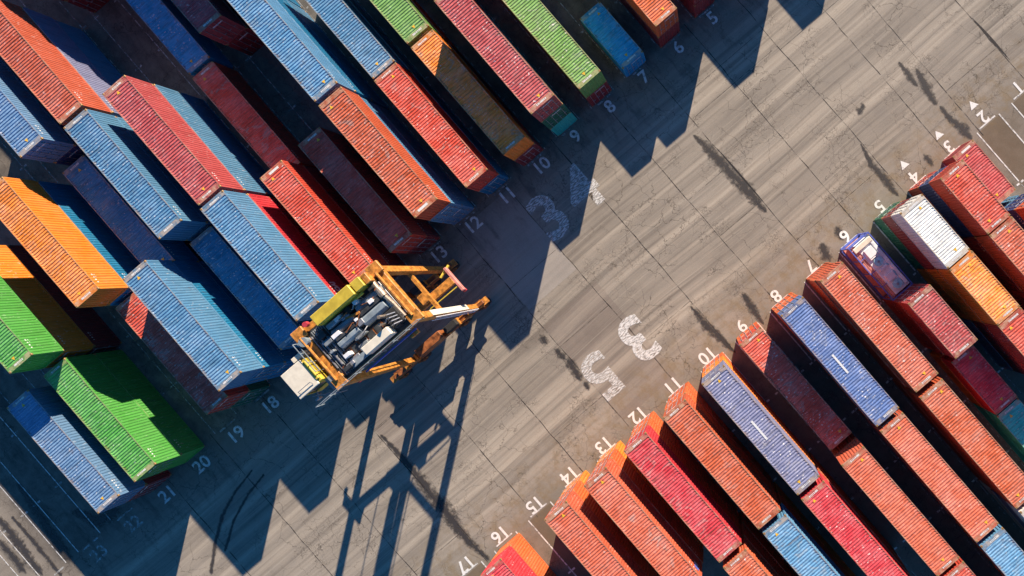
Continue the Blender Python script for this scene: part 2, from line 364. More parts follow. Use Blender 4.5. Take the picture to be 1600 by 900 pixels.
# low steel stops at the bay corners
# painted numbers
WORD = "zero one two three four five six seven eight nine ten eleven twelve thirteen fourteen fifteen sixteen seventeen eighteen nineteen twenty twenty-one twenty-two twenty-three twenty-four".split()
def text_mesh(s, size, mat, off=.02, depth=0.0):
    cu = bpy.data.curves.new("t", 'FONT'); cu.body = s; cu.size = size; cu.offset = off; cu.align_x = 'CENTER'; cu.align_y = 'CENTER'; cu.extrude = depth
    cu.resolution_u = 4
    o = bpy.data.objects.new("t", cu); sc.collection.objects.link(o)
    dg = bpy.context.evaluated_depsgraph_get(); me = bpy.data.meshes.new_from_object(o.evaluated_get(dg), depsgraph=dg)
    bpy.data.objects.remove(o); me.materials.clear(); me.materials.append(mat); return me
def number(s, x, y, size, rz, mat, label, cat="ground number", group=None, off=.02):
    me = text_mesh(s, size, mat, off); me.name = "painted_number"
    return tag(link("painted_number", me, None, (x, y, .024), rz), label, cat, group)
for k in list(range(5, 14)) + [18, 19, 20, 21, 22, 23]:
    number(str(k), -17.85 + (.35 if k > 16 else 0), gL(k) + .05, 1.72, math.pi / 2, M['digit2'] if k < 22 else M['faint'], f"white number {WORD[k]} painted before its bay on the block side with the carrier", group="bay numbers along the shaded block", off=.03)
for k in range(1, 18):
    number(str(k), 6.1, gR(k) + .05, 1.72, -math.pi / 2, M['digit'], f"white number {WORD[k]} painted on sunlit asphalt before its bay across the aisle", group="bay numbers along the sunlit block", off=.03)
for s, p, rz, lab in (("3", (861, 341), 1, "large worn digit three painted in the shadow near bay ten"), ("4", (911, 298), 1, "large worn digit four half in sunlight beside the shaded digit three"),
                      ("3", (994, 527), -1, "large bright digit three brushed on sunlit asphalt near bay eleven"), ("5", (937, 584), -1, "large brushed digit five with a broken stroke on sunlit asphalt")):
    x, y = px(*p); number(s, x, y, 6.2, rz * math.pi / 2, M['brush2'] if rz > 0 or s == "5" else M['brush'], lab, "ground number", off=.17)
for k in (2, 3, 4):
    c = gR(k) + .1; b = MB(); b.quad((4.15, c - .05, .024), (4.95, c + .42, .024), (4.95, c - .5, .024))
    tag(link("painted_arrowhead", b.flat("painted_arrowhead", M['digit'])), f"white painted triangle pointing away from the ground number {WORD[k]}", "ground arrow", "arrowheads before the sunlit block")

# ------------------------------------------------------------------ container prototypes (meshes shared by every copy)
CW = 2.438
def corr(n, L0, L1, depth):
    """trapezoid corrugation profile along x: list of (x, d)"""
    out = []; p = (L1 - L0) / n
    for i in range(n):
        x = L0 + i * p
        out += [(x + p * .04, 0), (x + p * .36, 0), (x + p * .54, depth), (x + p * .86, depth)]
    out.append((L1, 0)); out[0] = (L0, 0)
    return out
PROTO = {}
def proto(L, Hc):
    key = (L, Hc)
    if key in PROTO: return PROTO[key]
    d = {}; hl = L / 2; hw = CW / 2
    f = MB()
    for sy in (-1, 1):
        y0, y1 = sorted((sy * hw, sy * (hw - .11)))
        f.box(-hl + .16, hl - .16, y0, y1, .0, .16); y0, y1 = sorted((sy * hw, sy * (hw - .07))); f.box(-hl + .16, hl - .16, y0, y1, Hc - .09, Hc - .006)
        for sx in (-1, 1):
            x0, x1 = sorted((sx * hl, sx * (hl - .13))); y0, y1 = sorted((sy * hw, sy * (hw - .13))); f.box(x0, x1, y0, y1, .119, Hc - .119)
    for sx in (-1, 1):
        x0, x1 = sorted((sx * hl, sx * (hl - .12))); f.box(x0, x1, -hw + .164, hw - .164, 0, .14); f.box(x0, x1, -hw + .164, hw - .164, Hc - .12, Hc - .004)
    f.box(-hl + .13, hl - .13, -hw + .12, hw - .12, .12, .15)
    f.box(-hl + .13, -hl + .42, -hw + .08, hw - .08, Hc - .035, Hc - .012); f.box(hl - .42, hl - .13, -hw + .08, hw - .08, Hc - .035, Hc - .012)
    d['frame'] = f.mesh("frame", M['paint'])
    w_ = MB(); n = int(round((L - .26) / .278)); pr = corr(n, -hl + .13, hl - .13, .036)
    for (a, da), (b_, db) in zip(pr, pr[1:]): w_.quad((a, -da, .15), (b_, -db, .15), (b_, -db, Hc - .085), (a, -da, Hc - .085))
    d['side'] = w_.flat("side_wall", M['paint'])
    r = MB(); n = int(round((L - .9) / .245)); pr = corr(n, -hl + .43, hl - .43, -.038)
    zz = Hc - .014
    for (a, da), (b_, db) in zip(pr, pr[1:]):
        ys = [(-hw + .065, 0), (-hw + .14, 1), (hw - .14, 1), (hw - .065, 0)]
        for (ya, ka), (yb, kb) in zip(ys, ys[1:]): r.quad((a, ya, zz + da * ka), (b_, ya, zz + db * ka), (b_, yb, zz + db * kb), (a, yb, zz + da * kb))
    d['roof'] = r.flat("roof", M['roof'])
    e = MB(); pr = corr(8, -hw + .13, hw - .13, .04)
    for (a, da), (b_, db) in zip(pr, pr[1:]): e.quad((-hl + .02 + da, a, .14), (-hl + .02 + db, b_, .14), (-hl + .02 + db, b_, Hc - .12), (-hl + .02 + da, a, Hc - .12))
    d['end'] = e.flat("end_wall", M['paint'])
    dr = MB(); dr.box(-.05, 0, -.535, .535, .15, Hc - .13)
    for z in (.5, 1.05, 1.6, 2.1): dr.box(0.002, .02, -.50, .50, z - .10, z + .10)
    d['door'] = dr.mesh("door", M['paint'])
    lb = MB().tube([(0, 0, .16), (0, 0, Hc - .14)], .025, 6); lb.box(-.03, .03, -.03, .22, 1.05, 1.10)
    d['bar'] = lb.mesh("locking_bar", M['steel'])
    ca = MB().box(-.089, .089, -.081, .081, -.059, .059); d['cast'] = ca.mesh("corner_casting", M['cast'], bevel=.012)
    rc = MB(); rnd = random.Random(L + Hc); y = -.45
    while y < .45:
        g = rnd.choice((.05, .07, .09)); rc.box(-.075, .075, y, y + g, 0, .004); y += g + rnd.choice((.02, .03, .06))
    d['code'] = rc.mesh("roof_code", M['white'])
    pl = MB().box(-.1, .1, -.5, .5, 0, .004); d['plate'] = pl.mesh("roof_plate", M['white'])
    st = MB(); st.quad((-.14, -.15, 0), (.16, 0, 0), (-.14, .15, 0)); d['sticker'] = st.flat("height_sticker", M['sticker'])
    wb = MB().box(-1.0, 1.0, -.09, .09, 0, .004); d['stripe'] = wb.mesh("roof_stripe", M['white'])
    sd = MB(); x = hl - 1.7
    for wd in (.16, .16, .16, .10, .2, .16, .16, .16): sd.box(x, x + wd * .6, 0, .004, Hc - .50, Hc - .39); x += wd * .8
    sd.box(hl - 1.6, hl - 1.3, 0, .004, Hc - .64, Hc - .60); d['sidecode'] = sd.mesh("side_code", M['white'])
    cc = MB()
    for i in range(9):
        cc.box(-.02, .004, -.55 + i * .12, -.47 + i * .12, 0, .12 if i % 2 else .10)
    d['endcode'] = cc.mesh("door_code", M['white'])
    PROTO[key] = d; return d
TIER = {1: ["only"], 2: ["bottom", "top"], 3: ["bottom", "middle", "top"]}
SLOT = {'a': "at the aisle", 'b': "second from aisle", 'c': "third from aisle", 'd': "fourth from aisle", 'e': "fifth from aisle"}
def container(x, y, z, L, Hc, col, name_col, label, group, doors=1, jitter=None, opts=''):
    d = proto(L, Hc); rz = (0 if doors > 0 else math.pi) + (jitter or 0)
    t = thing("shipping_container", label, "shipping container", (x, y, z), rz, group)
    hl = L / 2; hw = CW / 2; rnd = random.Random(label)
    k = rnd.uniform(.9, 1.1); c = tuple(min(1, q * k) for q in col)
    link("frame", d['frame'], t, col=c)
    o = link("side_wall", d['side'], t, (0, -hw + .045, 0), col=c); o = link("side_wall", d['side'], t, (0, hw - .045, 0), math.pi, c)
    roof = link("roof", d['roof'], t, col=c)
    for q in (0, math.pi): link('side_code', d['sidecode'], t, (0, 0 , 0) if 0 else (0, (hw + .003 - .045 + .004) * (1 if q == 0 else -1), 0), q)
    link("end_wall", d['end'], t, col=c)
    if 'C' in opts: o = link("end_wall", d['end'], t, (0, 0, 0), math.pi, c)
    else:
        for sy in (-1, 1):
            dd = link("door", d['door'], t, (hl - .02, sy * .545, 0), col=c)
            for q in (-.27, .27): link("locking_bar", d['bar'], dd, (.045, q, 0))
        link("door_code", d['endcode'], t, (hl + .004, .35, Hc - .55))
    for sx in (-1, 1):
        for sy in (-1, 1):
            for zc in (.059, Hc - .056): link("corner_casting", d['cast'], t, (sx * (hl - .086), sy * (hw - .078), zc))
    rr = rnd.random()
    zt = Hc - .0105
    if 'P' in opts: link("roof_plate", d['plate'], roof, (-hl + .28, .15, zt)); 
    else: link("roof_code", d['code'], roof, (hl - .27, rnd.uniform(-.2, .2), zt)); link("roof_code", d['code'], roof, (-hl + .27, rnd.uniform(-.2, .2), zt))
    if rr < .7: link("height_sticker", d['sticker'], roof, (hl - .75, rnd.uniform(-.5, .5), zt + .002)); link("height_sticker", d['sticker'], roof, (-hl + .75, rnd.uniform(-.5, .5), zt + .002), math.pi)
    if 'S' in opts: link("roof_stripe", d['stripe'], roof, (rnd.uniform(-.5, .5), .1, zt + .002))
    return t
# colours: linear paint values with a word
C = {'red': ((.58, .066, .035), "faded red"), 'rust': ((.58, .11, .04), "rusty orange-red"), 'dred': ((.27, .035, .035), "dark maroon"), 'orange': ((.92, .26, .02), "bright orange"),
     'blue': ((.10, .27, .45), "weathered blue"), 'dblue': ((.012, .19, .37), "deep blue"), 'navy': ((.03, .06, .20), "navy blue"), 'green': ((.085, .36, .06), "bright green"), 'lgreen': ((.20, .42, .10), "light green"),
     'dgreen': ((.02, .16, .09), "dark green"), 'vio': ((.11, .19, .42), "violet-blue"), 'grey': ((.22, .235, .38), "grey-blue"), 'white': ((.80, .78, .72), "spotted white"),
     'crim': ((.62, .035, .05), "crimson"), 'teal': ((.03, .55, .48), "teal"), 'brick': ((.58, .115, .055), "salmon-pink"), 'orr': ((.68, .13, .03), "orange-red"), 'pink': ((.46, .075, .075), "pinkish red"),
     'steel': ((.13, .265, .45), "steel blue"), 'sky': ((.015, .30, .56), "vivid blue")}
S = 2.591; H9 = 2.896
BL = {'L': "block beside the carrier", 'R': "block across the aisle"}
GR = {'L': "containers stacked in the block beside the carrier", 'R': "containers stacked in the sunlit block"}
def stack(side, k, slot, cols, L=12.192, h=S, u=None, doors=1, opts='', dv=0.0):
    if side == 'L':
        u1 = {'a': -18.95, 'b': -31.55, 'c': -44.15, 'd': -56.8, 'e': -69.4}[slot] if u is None else u; xc = u1 - L / 2; y = vL(k)
    else:
        u0 = {'a': 6.80, 'b': 19.45, 'c': 32.05}[slot] if u is None else u; xc = u0 + L / 2; y = vR(k)
    rnd = random.Random(f"{side}{k}{slot}"); z = .012; n = len(cols); made = []
    for i, cn in enumerate(cols):
        hh = h[i] if isinstance(h, (list, tuple)) else h
        col, word = C[cn]
        ln = "short" if L < 7 else "long"
        lab = f"{word} {ln} container, {TIER[n][i]} tier, {SLOT[slot]}, bay {WORD[k]}, {BL[side]}"
        dd = doors if not isinstance(doors, (list, tuple)) else doors[i]
        made.append(container(xc + rnd.uniform(-.04, .04), y + dv + rnd.uniform(-.05, .05), z, L, hh, col, word, lab, GR[side], dd, rnd.uniform(-.0025, .0025), opts if i == n - 1 else ''))
        z += hh + .012
    return made
# ---- block beside the carrier (upper left in the photograph)
stack('L', 1, 'a', ['blue', 'red'], h=S)
stack('L', 3, 'a', ['red', 'red'], h=S)
stack('L', 5, 'a', ['dred', 'dred'], doors=-1)
stack('L', 6, 'a', ['dred', 'orr'], doors=[-1, 1])
stack('L', 5, 'b', ['red', 'red'], h=S)
stack('L', 6, 'b', ['red', 'red'], h=S)
stack('L', 7, 'a', ['sky'], L=6.058, doors=1)
stack('L', 8, 'a', ['dred', 'lgreen'], h=H9, doors=[1, -1])
stack('L', 8, 'b', ['red', 'lgreen'], h=S)
stack('L', 9, 'b', ['red', 'red'], h=S)
stack('L', 9, 'a', ['teal', 'dgreen', 'pink'], h=2.86, doors=[-1, 1, 1])
stack('L', 10, 'a', ['dred', 'orange'], h=H9, doors=[1, -1])
stack('L', 10, 'b', ['red', 'lgreen'], h=H9)
stack('L', 11, 'a', ['dblue', 'red'], h=2.8, doors=[1, -1])
stack('L', 11, 'b', ['blue', 'blue'], h=S)
stack('L', 12, 'a', ['blue', 'blue', 'rust'], h=(H9, S, S), doors=[1, 1, -1], opts='P')
stack('L', 12, 'b', ['blue', 'dblue', 'blue'], h=(H9, S, S), opts='')
stack('L', 12, 'c', ['dblue', 'dblue', 'blue'], h=(H9, S, S))
stack('L', 12, 'd', ['dblue', 'dblue', 'blue'], h=(H9, S, S))
stack('L', 13, 'a', ['dred', 'red'], h=H9)
stack('L', 13, 'c', ['dred', 'pink'], h=H9, u=-43.9)
stack('L', 13, 'd', ['dred', 'red', 'red'], h=H9)
stack('L', 14, 'a', ['dred', 'red'], h=H9, opts='P')
stack('L', 14, 'b', ['red'], h=H9)
stack('L', 14, 'c', ['sky'], h=H9)
stack('L', 14, 'd', ['sky', 'blue', 'blue'], h=H9)
L15 = stack('L', 15, 'a', ['dred', 'crim', 'blue'], h=2.66, doors=[1, 1, -1])
stack('L', 15, 'b', ['dblue', 'blue', 'pink'], h=S)
stack('L', 15, 'd', ['dred', 'dred', 'dred'], h=S)
stack('L', 16, 'a', ['dblue', 'dblue'], h=S)
stack('L', 16, 'b', ['dred', 'blue', 'blue'], h=(S, S, S), doors=[1, 1, -1])
stack('L', 16, 'c', ['blue', 'grey', 'brick'], h=S)
stack('L', 17, 'a', ['dblue', 'dblue', 'blue'], h=(H9, S, S), u=-18.7, doors=[1, 1, -1])
stack('L', 17, 'b', ['dred', 'dblue'], h=S, u=-30.9)
stack('L', 17, 'c', ['dred', 'navy', 'steel'], h=S)
stack('L', 18, 'a', ['dgreen', 'red'], h=S)
stack('L', 18, 'b', ['dred', 'dblue', 'orange'], h=(S, H9, S), doors=[1, 1, -1])
stack('L', 18, 'd', ['dred', 'dblue', 'red'], h=S)
stack('L', 20, 'a', ['green', 'green'], h=S, u=-18.6, dv=.12, doors=[-1, 1])
stack('L', 20, 'b', ['dred', 'orange', 'green'], h=S, dv=.55, u=-31.25, doors=[1, 1, -1])
stack('L', 21, 'a', ['dred', 'steel'], h=S, u=-18.6, dv=.2)
stack('L', 22, 'c', ['red', 'blue'], h=S)
# ---- sunlit block across the aisle (lower right)
stack('R', 3, 'a', ['pink'], L=6.058, opts='P')
stack('R', 3, 'b', ['blue', 'navy', 'rust'], L=6.058, u=13.45, doors=-1)
stack('R', 3, 'c', ['red', 'red', 'red'], L=12.192, u=19.75, doors=-1)
stack('R', 4, 'a', ['red', 'navy', 'red'], L=6.058, h=2.75, doors=[-1, -1, 1])
stack('R', 4, 'b', ['red', 'dred', 'brick'], L=6.058, h=2.75, u=12.95)
stack('R', 4, 'c', ['red', 'red', 'red'], L=12.192, h=2.75, u=19.1)
stack('R', 5, 'a', ['dgreen', 'dred', 'white'], L=6.058, h=2.7, doors=[-1, -1, -1])
stack('R', 5, 'b', ['orange', 'orange', 'orange'], L=6.058, h=2.7, u=12.95)
stack('R', 5, 'c', ['grey', 'dred', 'red'], L=6.058, h=2.7, u=19.15)
stack('R', 6, 'b', ['red', 'dred', 'pink'], L=6.058, u=12.95, doors=-1)
stack('R', 6, 'c', ['orange', 'crim'], L=6.058, h=S, u=19.9)
stack('R', 6, 'd', ['teal', 'teal'], L=12.192, h=S, u=26.1)
stack('R', 7, 'a', ['rust', 'rust', 'brick'])
stack('R', 7, 'b', ['rust', 'rust', 'rust'])
stack('R', 7, 'c', ['white', 'grey', 'white'])
stack('R', 8, 'a', ['orr', 'orr', 'vio'], doors=[-1, -1, -1], opts='S')
stack('R', 8, 'b', ['red', 'red', 'brick'], doors=[1, 1, -1])
stack('R', 8, 'c', ['orange', 'orange', 'blue'])
stack('R', 9, 'a', ['orr', 'red'], u=6.72, doors=-1)
stack('R', 9, 'b', ['rust', 'rust', 'brick'])
stack('R', 9, 'c', ['red', 'rust', 'red'])
stack('R', 10, 'a', ['orr', 'orange', 'grey'], doors=-1, opts='S')
stack('R', 10, 'b', ['orr', 'orr', 'crim'])
stack('R', 11, 'a', ['orr', 'orr', 'rust'], doors=-1)
stack('R', 11, 'b', ['orange', 'orr', 'blue'])
stack('R', 12, 'a', ['orr', 'orr', 'crim'], doors=-1)
stack('R', 12, 'b', ['orr', 'rust', 'rust'])
R13 = stack('R', 13, 'a', ['orange', 'orr', 'brick'], doors=-1)
stack('R', 14, 'a', ['orange', 'orr', 'brick'], doors=-1)
stack('R', 16, 'a', ['orr', 'crim'], u=7.15, dv=-.1)

me = text_mesh("OAI", .62, M['white'], .03, .003); me.name = "side_lettering"
o = link("side_lettering", me, L15[1], (4.6, CW / 2 + .002, 1.55)); o.rotation_euler = (math.pi / 2, 0, math.pi); o.scale = (1, 1.5, 1)
link("side_emblem", MB().box(-.28, .28, 0, .005, 1.5, 1.95).mesh("side_emblem", M['bframe']), R13[2], (-5.4, -CW / 2 - .004, 0))
link("side_emblem_panel", MB().box(-.25, .25, 0, .005, 1.15, 1.45).mesh("side_emblem_panel", M['white']), R13[2], (-5.3, -CW / 2 - .004, 0))
# ------------------------------------------------------------------ flat rack with machinery, bay six
t = thing("flat_rack", "blue framed rack of white and grey machinery on salmon deck beside the white container", "flat rack", (9.9, vR(6), 0))
f = MB()
for sx in (-1, 1):
    for sy in (-1, 1): f.box(sx * 3.03 - .06, sx * 3.03 + .06, sy * 1.13 - .06, sy * 1.13 + .06, 0, 3.55)
    f.bar((sx * 3.03, -1.1, 3.5), (sx * 3.03, 1.1, 3.5), .11, .11); f.bar((sx * 3.03, -1.1, 2.5), (sx * 3.03, 1.1, 2.5), .1, .1); f.bar((sx * 3.03, -1.1, .15), (sx * 3.03, 1.1, .15), .2, .28)
for sy in (-1, 1):
    f.bar((-3, sy * 1.14, 3.5), (3, sy * 1.14, 3.5), .09, .09); f.bar((-3, sy * 1.14, .15), (3, sy * 1.14, .15), .18, .28)
for x in (-1.5, 0, 1.5): f.bar((x, -1.14, .2), (x, -1.14, 3.5), .08, .08); f.bar((x, 1.14, .2), (x, 1.14, 3.5), .08, .08); f.bar((x, -1.14, 3.51), (x, -.55, 3.51), .06, .06)
link("frame", f.mesh("frame", M['bframe']), t)
link("deck", MB().box(-2.9, 2.9, -1.04, 1.04, .3, .36).mesh("deck", M['salmon']), t)
for y0, y1 in ((-1.09, -.92), (-.86, -.66)): link("side_plank", MB().box(-2.9, 2.9, y0, y1, 3.3, 3.36).mesh("side_plank", M['salmon']), t)
link("housing", MB().box(-2.85, 2.85, -.6, 1.05, .38, 3.42).box(-2.6, 2.6, .68, 1.0, 3.41, 3.55).mesh("housing", M['lav'], bevel=.03), t)
for x in (-2.55,):
    link("front_cover", MB().box(x - .2, x + .3, -.98, 1.0, 3.425, 3.6).mesh("front_cover", M['cream'], bevel=.05), t)
for x, l_ in ((-1.55, .95), (-.98, .1), (.25, .25), (1.25, .7)): link("hatch", MB().box(x - l_ / 2, x + l_ / 2, -.32, .55, 3.42, 3.62).mesh("hatch", M['pwhite'], bevel=.03), t)
for x in (-.45, 2.15):
    fn = link("fan", MB().tube([(x, .12, 3.42), (x, .12, 3.60)], .42, 20).mesh("fan", M['cyan']), t); link("fan_hub", MB().tube([(x, .12, 3.602), (x, .12, 3.68)], .12, 10).mesh("fan_hub", M['steel']), fn)

# ------------------------------------------------------------------ straddle carrier
t = thing("straddle_carrier", "orange and yellow straddle carrier with cream roofed cab standing in the shaded aisle", "straddle carrier", (-13.6, -23.4, 0))
def at(x, y, z): return (x + 13.6, y + 23.4, z)
def pb(name, mat, fn, parent=t, bevel=0, smooth=False):
    m = MB(); fn(m); return link(name, m.mesh(name, mat, smooth, bevel), parent)
UX = (-15.9, -11.35); V0, V1 = -28.4, -18.7; HT = 13.6
def bx(m, x0, x1, y0, y1, z0, z1): m.box(x0 + 13.6, x1 + 13.6, y0 + 23.4, y1 + 23.4, z0, z1)
for i, u in enumerate(UX):
    def fsill(m):
        bx(m, u - .28, u + .28, V0 + .1, V1 - .1, 1.55, 2.25); bx(m, u - .18, u + .18, V0 - .5, V0 + .1, 1.5, 2.0); bx(m, u - .18, u + .18, V1 - .1, V1 + .6, 1.5, 2.0)
        bx(m, u - .38, u + .38, V0 + 3.2, V0 + 6.0, 2.25, 3.5)  # sill-top box, made taller to widen the shadow it throws on the ground
    si = pb("sill_beam", M['dorange'], fsill, bevel=.04)
    def fp(m):
        for q in (-.2, .22): m.tube([at(u + q, V0 + 1, 2.32), at(u + q, -24, 2.4), at(u + q, V1 - 1, 2.32)], .05, 6)
        for y in range(7): bx(m, u - .35, u + .35, V0 + 1.2 + y * 1.25, V0 + 1.42 + y * 1.25, 2.2, 2.62)
    pb("valve_cabinet", M['rubber'], lambda m: bx(m, u - .3, u + .3, V0 + 6.3, V0 + 7.6, 2.26, 3.2), si, bevel=.03)
    pb("hydraulic_lines", M['orange'], fp, si)
    for y in (V0 - .1, V0 + 2.3, V1 - 2.3, V1 + .1):
        def ft(m): m.tube([at(u - .27, y, .75), at(u - .2, y, .75), at(u + .2, y, .75), at(u + .27, y, .75)], [.58, .75, .75, .58], 22)
        wh = pb("wheel", M['rubber'], ft); pb("rim", M['orange'], lambda m: m.tube([at(u - .3, y, .75), at(u + .3, y, .75)], .33, 14), wh)
        pb("fork", M['dorange'], lambda m: (bx(m, u - .42, u - .31, y - .16, y + .16, .7, 1.7), bx(m, u + .31, u + .42, y - .16, y + .16, .7, 1.7), bx(m, u - .42, u + .42, y - .3, y + .3, 1.5, 1.75)), wh)
    pb("mudguard", M['orange'], lambda m: (m.bar(at(u, V1 - .6, 1.85), at(u, V1 + 1.0, 1.62), .62, .1), m.bar(at(u, V0 + .6, 1.85), at(u, V0 - 1.0, 1.62), .62, .1)))
# legs: broad at the top, leaning out along the wheel base
for i, u in enumerate(UX):
    for y0, y1 in ((V1 - .2, V1 - .2), (V0 + 2.1, V0 + 2.3)):
        def fl(m): m.bar(at(u, y0, 2.2), at(u, y1, HT - .3), .50, .46, (0, 1, 0), .62, .52)
        lg = pb("leg", M['orange'], fl, bevel=.03)
        if i == 1 and y0 > -20:
            pb("ladder_stub" if 0 else "ladder", M['pwhite'], lambda m: ([m.bar(at(u + .34, y0 + .22 * q, 2.4), at(u + .38, y1 + .22 * q, HT - 2.5), .04, .04) for q in (-1, 1)], [m.bar(at(u + .36, y0 - .22, 2.6 + z * .32), at(u + .36, y0 + .22, 2.6 + z * .32), .035, .035) for z in range(26)]), lg)
            pb("leg_panel", M['cream'], lambda m: m.bar(at(u - .02, y0 + .28, 4.5), at(u - .02, y1 + .31, 11.5), .5, .05, (0, 1, 0)), lg)
# guide rails hanging inside the legs, tie beam halfway
pb("tie_beam", M['orange'], lambda m: (m.bar(at(UX[0], V1 - .4, 8.4), at(UX[1], V1 - .4, 8.4), .28, .34),))
# top frame
def ftop(m):
    for u in UX: bx(m, u - .24, u + .24, V0 + 2.2, V1 + .1, HT - .55, HT)
    bx(m, UX[0] - .35, UX[1] + .35, V1 - .35, V1 + .3, HT - .4, HT + .12); bx(m, UX[0] - .35, UX[1] + .35, V0 + 2.1, V0 + 2.75, HT - .4, HT + .1)
    for u in UX: bx(m, u - .45, u + .45, V1 - .6, V1 + .5, HT + .1, HT + .34); bx(m, u - .42, u + .42, V0 + 1.9, V0 + 2.9, HT + .1, HT + .3)
pb("top_frame", M['orange'], ftop, bevel=.04)
pb("winch_pipe", M['pipe'], lambda m: (m.tube([at(UX[0] + .4, V1 - .65, HT + .35), at(-14.3, V1 - .7, HT + .4), at(-13.0, V1 - .55, HT + .32), at(UX[1] - .5, V1 - .5, HT + .3)], [.18, .2, .16, .14], 10), m.tube([at(-14.6, V1 - .7, HT + .38), at(-13.9, V1 - .7, HT + .38)], .28, 12)))
for vv, rr_ in ((V1 - .05, .11), (V0 + 2.4, .1)): pb("winch_rod", M['orange'], lambda m: m.tube([at(UX[0] + .3, vv, HT + .45), at(UX[1] - .2, vv, HT + .4)], rr_, 8))
pb("deck", M['dark'], lambda m: bx(m, UX[0] + .25, UX[1] + .1, V0 + 2.6, V1 - .36, HT - .1, HT + .03))
pb("deck_grating", M['grey'], lambda m: [bx(m, UX[0] + .4, UX[1] - .1, -25.35 + q * .16, -25.29 + q * .16, HT + .03, HT + .1) for q in range(7)])
def ridge(m, x0, x1, y0, y1, z0, z1):
    i = len(m.v); c = (x1 - x0) * .28
    P = [(x0, z0), (x1, z0), (x1, z0 + (z1 - z0) * .55), (x1 - c, z1), (x0 + c, z1), (x0, z0 + (z1 - z0) * .55)]
    for y in (y0, y1): m.v += [at(a, y, b_) for a, b_ in P]
    m.f.append(tuple(i + q for q in range(6))[::-1]); m.f.append(tuple(i + 6 + q for q in range(6)))
    for q in range(6): m.f.append((i + q, i + (q + 1) % 6, i + 6 + (q + 1) % 6, i + 6 + q))
for x0, x1, y0, y1, z1, mt in ((-14.85, -14.2, -21.6, -19.5, HT + .42, 'grey'), (-13.9, -13.05, -21.8, -19.7, HT + .5, 'lgrey'), (-14.55, -14.0, -24.1, -22.1, HT + .4, 'grey'), (-13.65, -13.0, -24.2, -22.3, HT + .5, 'lgrey')):
    pb("engine_cover", M[mt], lambda m: ridge(m, x0, x1, y0, y1, HT + .03, z1), bevel=.02)
pb("deck_plate", M['lav'], lambda m: bx(m, -15.1, -12.6, -19.75, -19.15, HT + .03, HT + .12), bevel=.02)
pb("brown_hatch", M['dorange'], lambda m: bx(m, -12.85, -12.1, -24.6, -20.9, HT + .03, HT + .1))
for q in range(5): pb("hatch_lid", M['dark'], lambda m: bx(m, -12.75, -12.2, -24.5 + q * .72, -23.95 + q * .72, HT + .1, HT + .16))
rndc = random.Random(11)
for q in range(34):
    a, b_ = rndc.uniform(-15.1, -11.7), rndc.uniform(-25.2, -19.3); w_, l_ = rndc.uniform(.06, .22), rndc.uniform(.08, .45)
    nm, mt = rndc.choice((("junction_box", 'grey'), ("junction_box", 'pwhite'), ("valve_block", 'rubber'), ("pump_unit", 'dorange'), ("junction_box", 'steel'), ("valve_block", 'dark')))
    pb(nm, M[mt], lambda m: bx(m, a - w_, a + w_, b_ - l_, b_ + l_, HT + .02, HT + rndc.uniform(.15, .62)), bevel=.015)
for q in range(7):
    a, b_ = rndc.uniform(-14.9, -12.3), rndc.uniform(-24.6, -20.5); pb("hose", M[rndc.choice(('rubber', 'steel', 'dorange'))], lambda m: m.tube([at(a, b_, HT + .2), at(a + .2, b_ + .5, HT + .62), at(a + rndc.uniform(-.5, .5), b_ + 1.2, HT + .5), at(a + rndc.uniform(-.6, .6), b_ + 1.7, HT + .15)], .04, 6))
for q in range(3): pb("rail_track", M['steel'], lambda m: bx(m, -15.2, -12.2, -25.5 + q * .45, -25.44 + q * .45, HT + .1, HT + .22))
for a, b_, c_, d_ in ((-14.15, -13.85, -21.6, -19.7), (-13.8, -13.6, -24.1, -22.2), (-14.9, -14.5, -25.0, -24.4)): pb("dark_duct", M['dark'], lambda m: bx(m, a, b_, c_, d_, HT + .03, HT + .5), bevel=.02)
pb("small_cover", M['pwhite'], lambda m: bx(m, -14.95, -14.7, -23.2, -22.7, HT + .55, HT + .62))
pb("lamp_box", M['lgrey'], lambda m: bx(m, -14.7, -14.35, -19.4, -19.1, HT + .1, HT + .4), bevel=.02)
pb("radiator_box", M['lgrey'], lambda m: bx(m, -15.0, -14.65, -24.0, -22.6, HT + .03, HT + .55), bevel=.03)
pb("fuel_tank", M['yellow'], lambda m: (bx(m, -16.05, -15.15, -24.1, -20.55, HT + .2, HT + 1.15)), bevel=.05)
pb("tank_end_box", M['yellow'], lambda m: (bx(m, -16.02, -15.2, -20.45, -19.65, HT + .2, HT + 1.05), bx(m, -15.15, -14.95, -21.2, -20.3, HT + .5, HT + .7)), bevel=.04)
pb("tank_cap_box", M['orange'], lambda m: bx(m, -16.0, -15.2, -19.6, -19.15, HT + .1, HT + .9), bevel=.04)
pb("electric_cabinet", M['cream'], lambda m: bx(m, -12.0, -11.35, -22.9, -20.5, HT + .15, HT + .95), bevel=.04)
pb("cable_tray", M['lgrey'], lambda m: bx(m, -11.9, -11.45, -24.5, -23.0, HT + .1, HT + .3))
pb("walkway_panel", M['lgrey'], lambda m: (bx(m, -15.5, -12.0, -26.25, -25.75, HT - .1, HT - .02), bx(m, -12.3, -11.3, -26.9, -25.6, HT - .12, HT - .04)))
pb("exhaust_stack", M['pipe'], lambda m: (m.tube([at(-12.7, -20.2, HT), at(-12.7, -20.2, HT + 1.5)], .13, 10), m.tube([at(-12.3, -20.6, HT), at(-12.3, -20.6, HT + 1.3)], .1, 10)))
for a, b_, c_, d_, e_ in ((-12.9, -11.6, -20.35, -19.3, .6), (-15.1, -14.6, -22.3, -21.8, .5), (-15.05, -14.75, -19.9, -19.4, .7)): pb("valve_block", M['rubber'], lambda m: bx(m, a, b_, c_, d_, HT, HT + e_), bevel=.05)
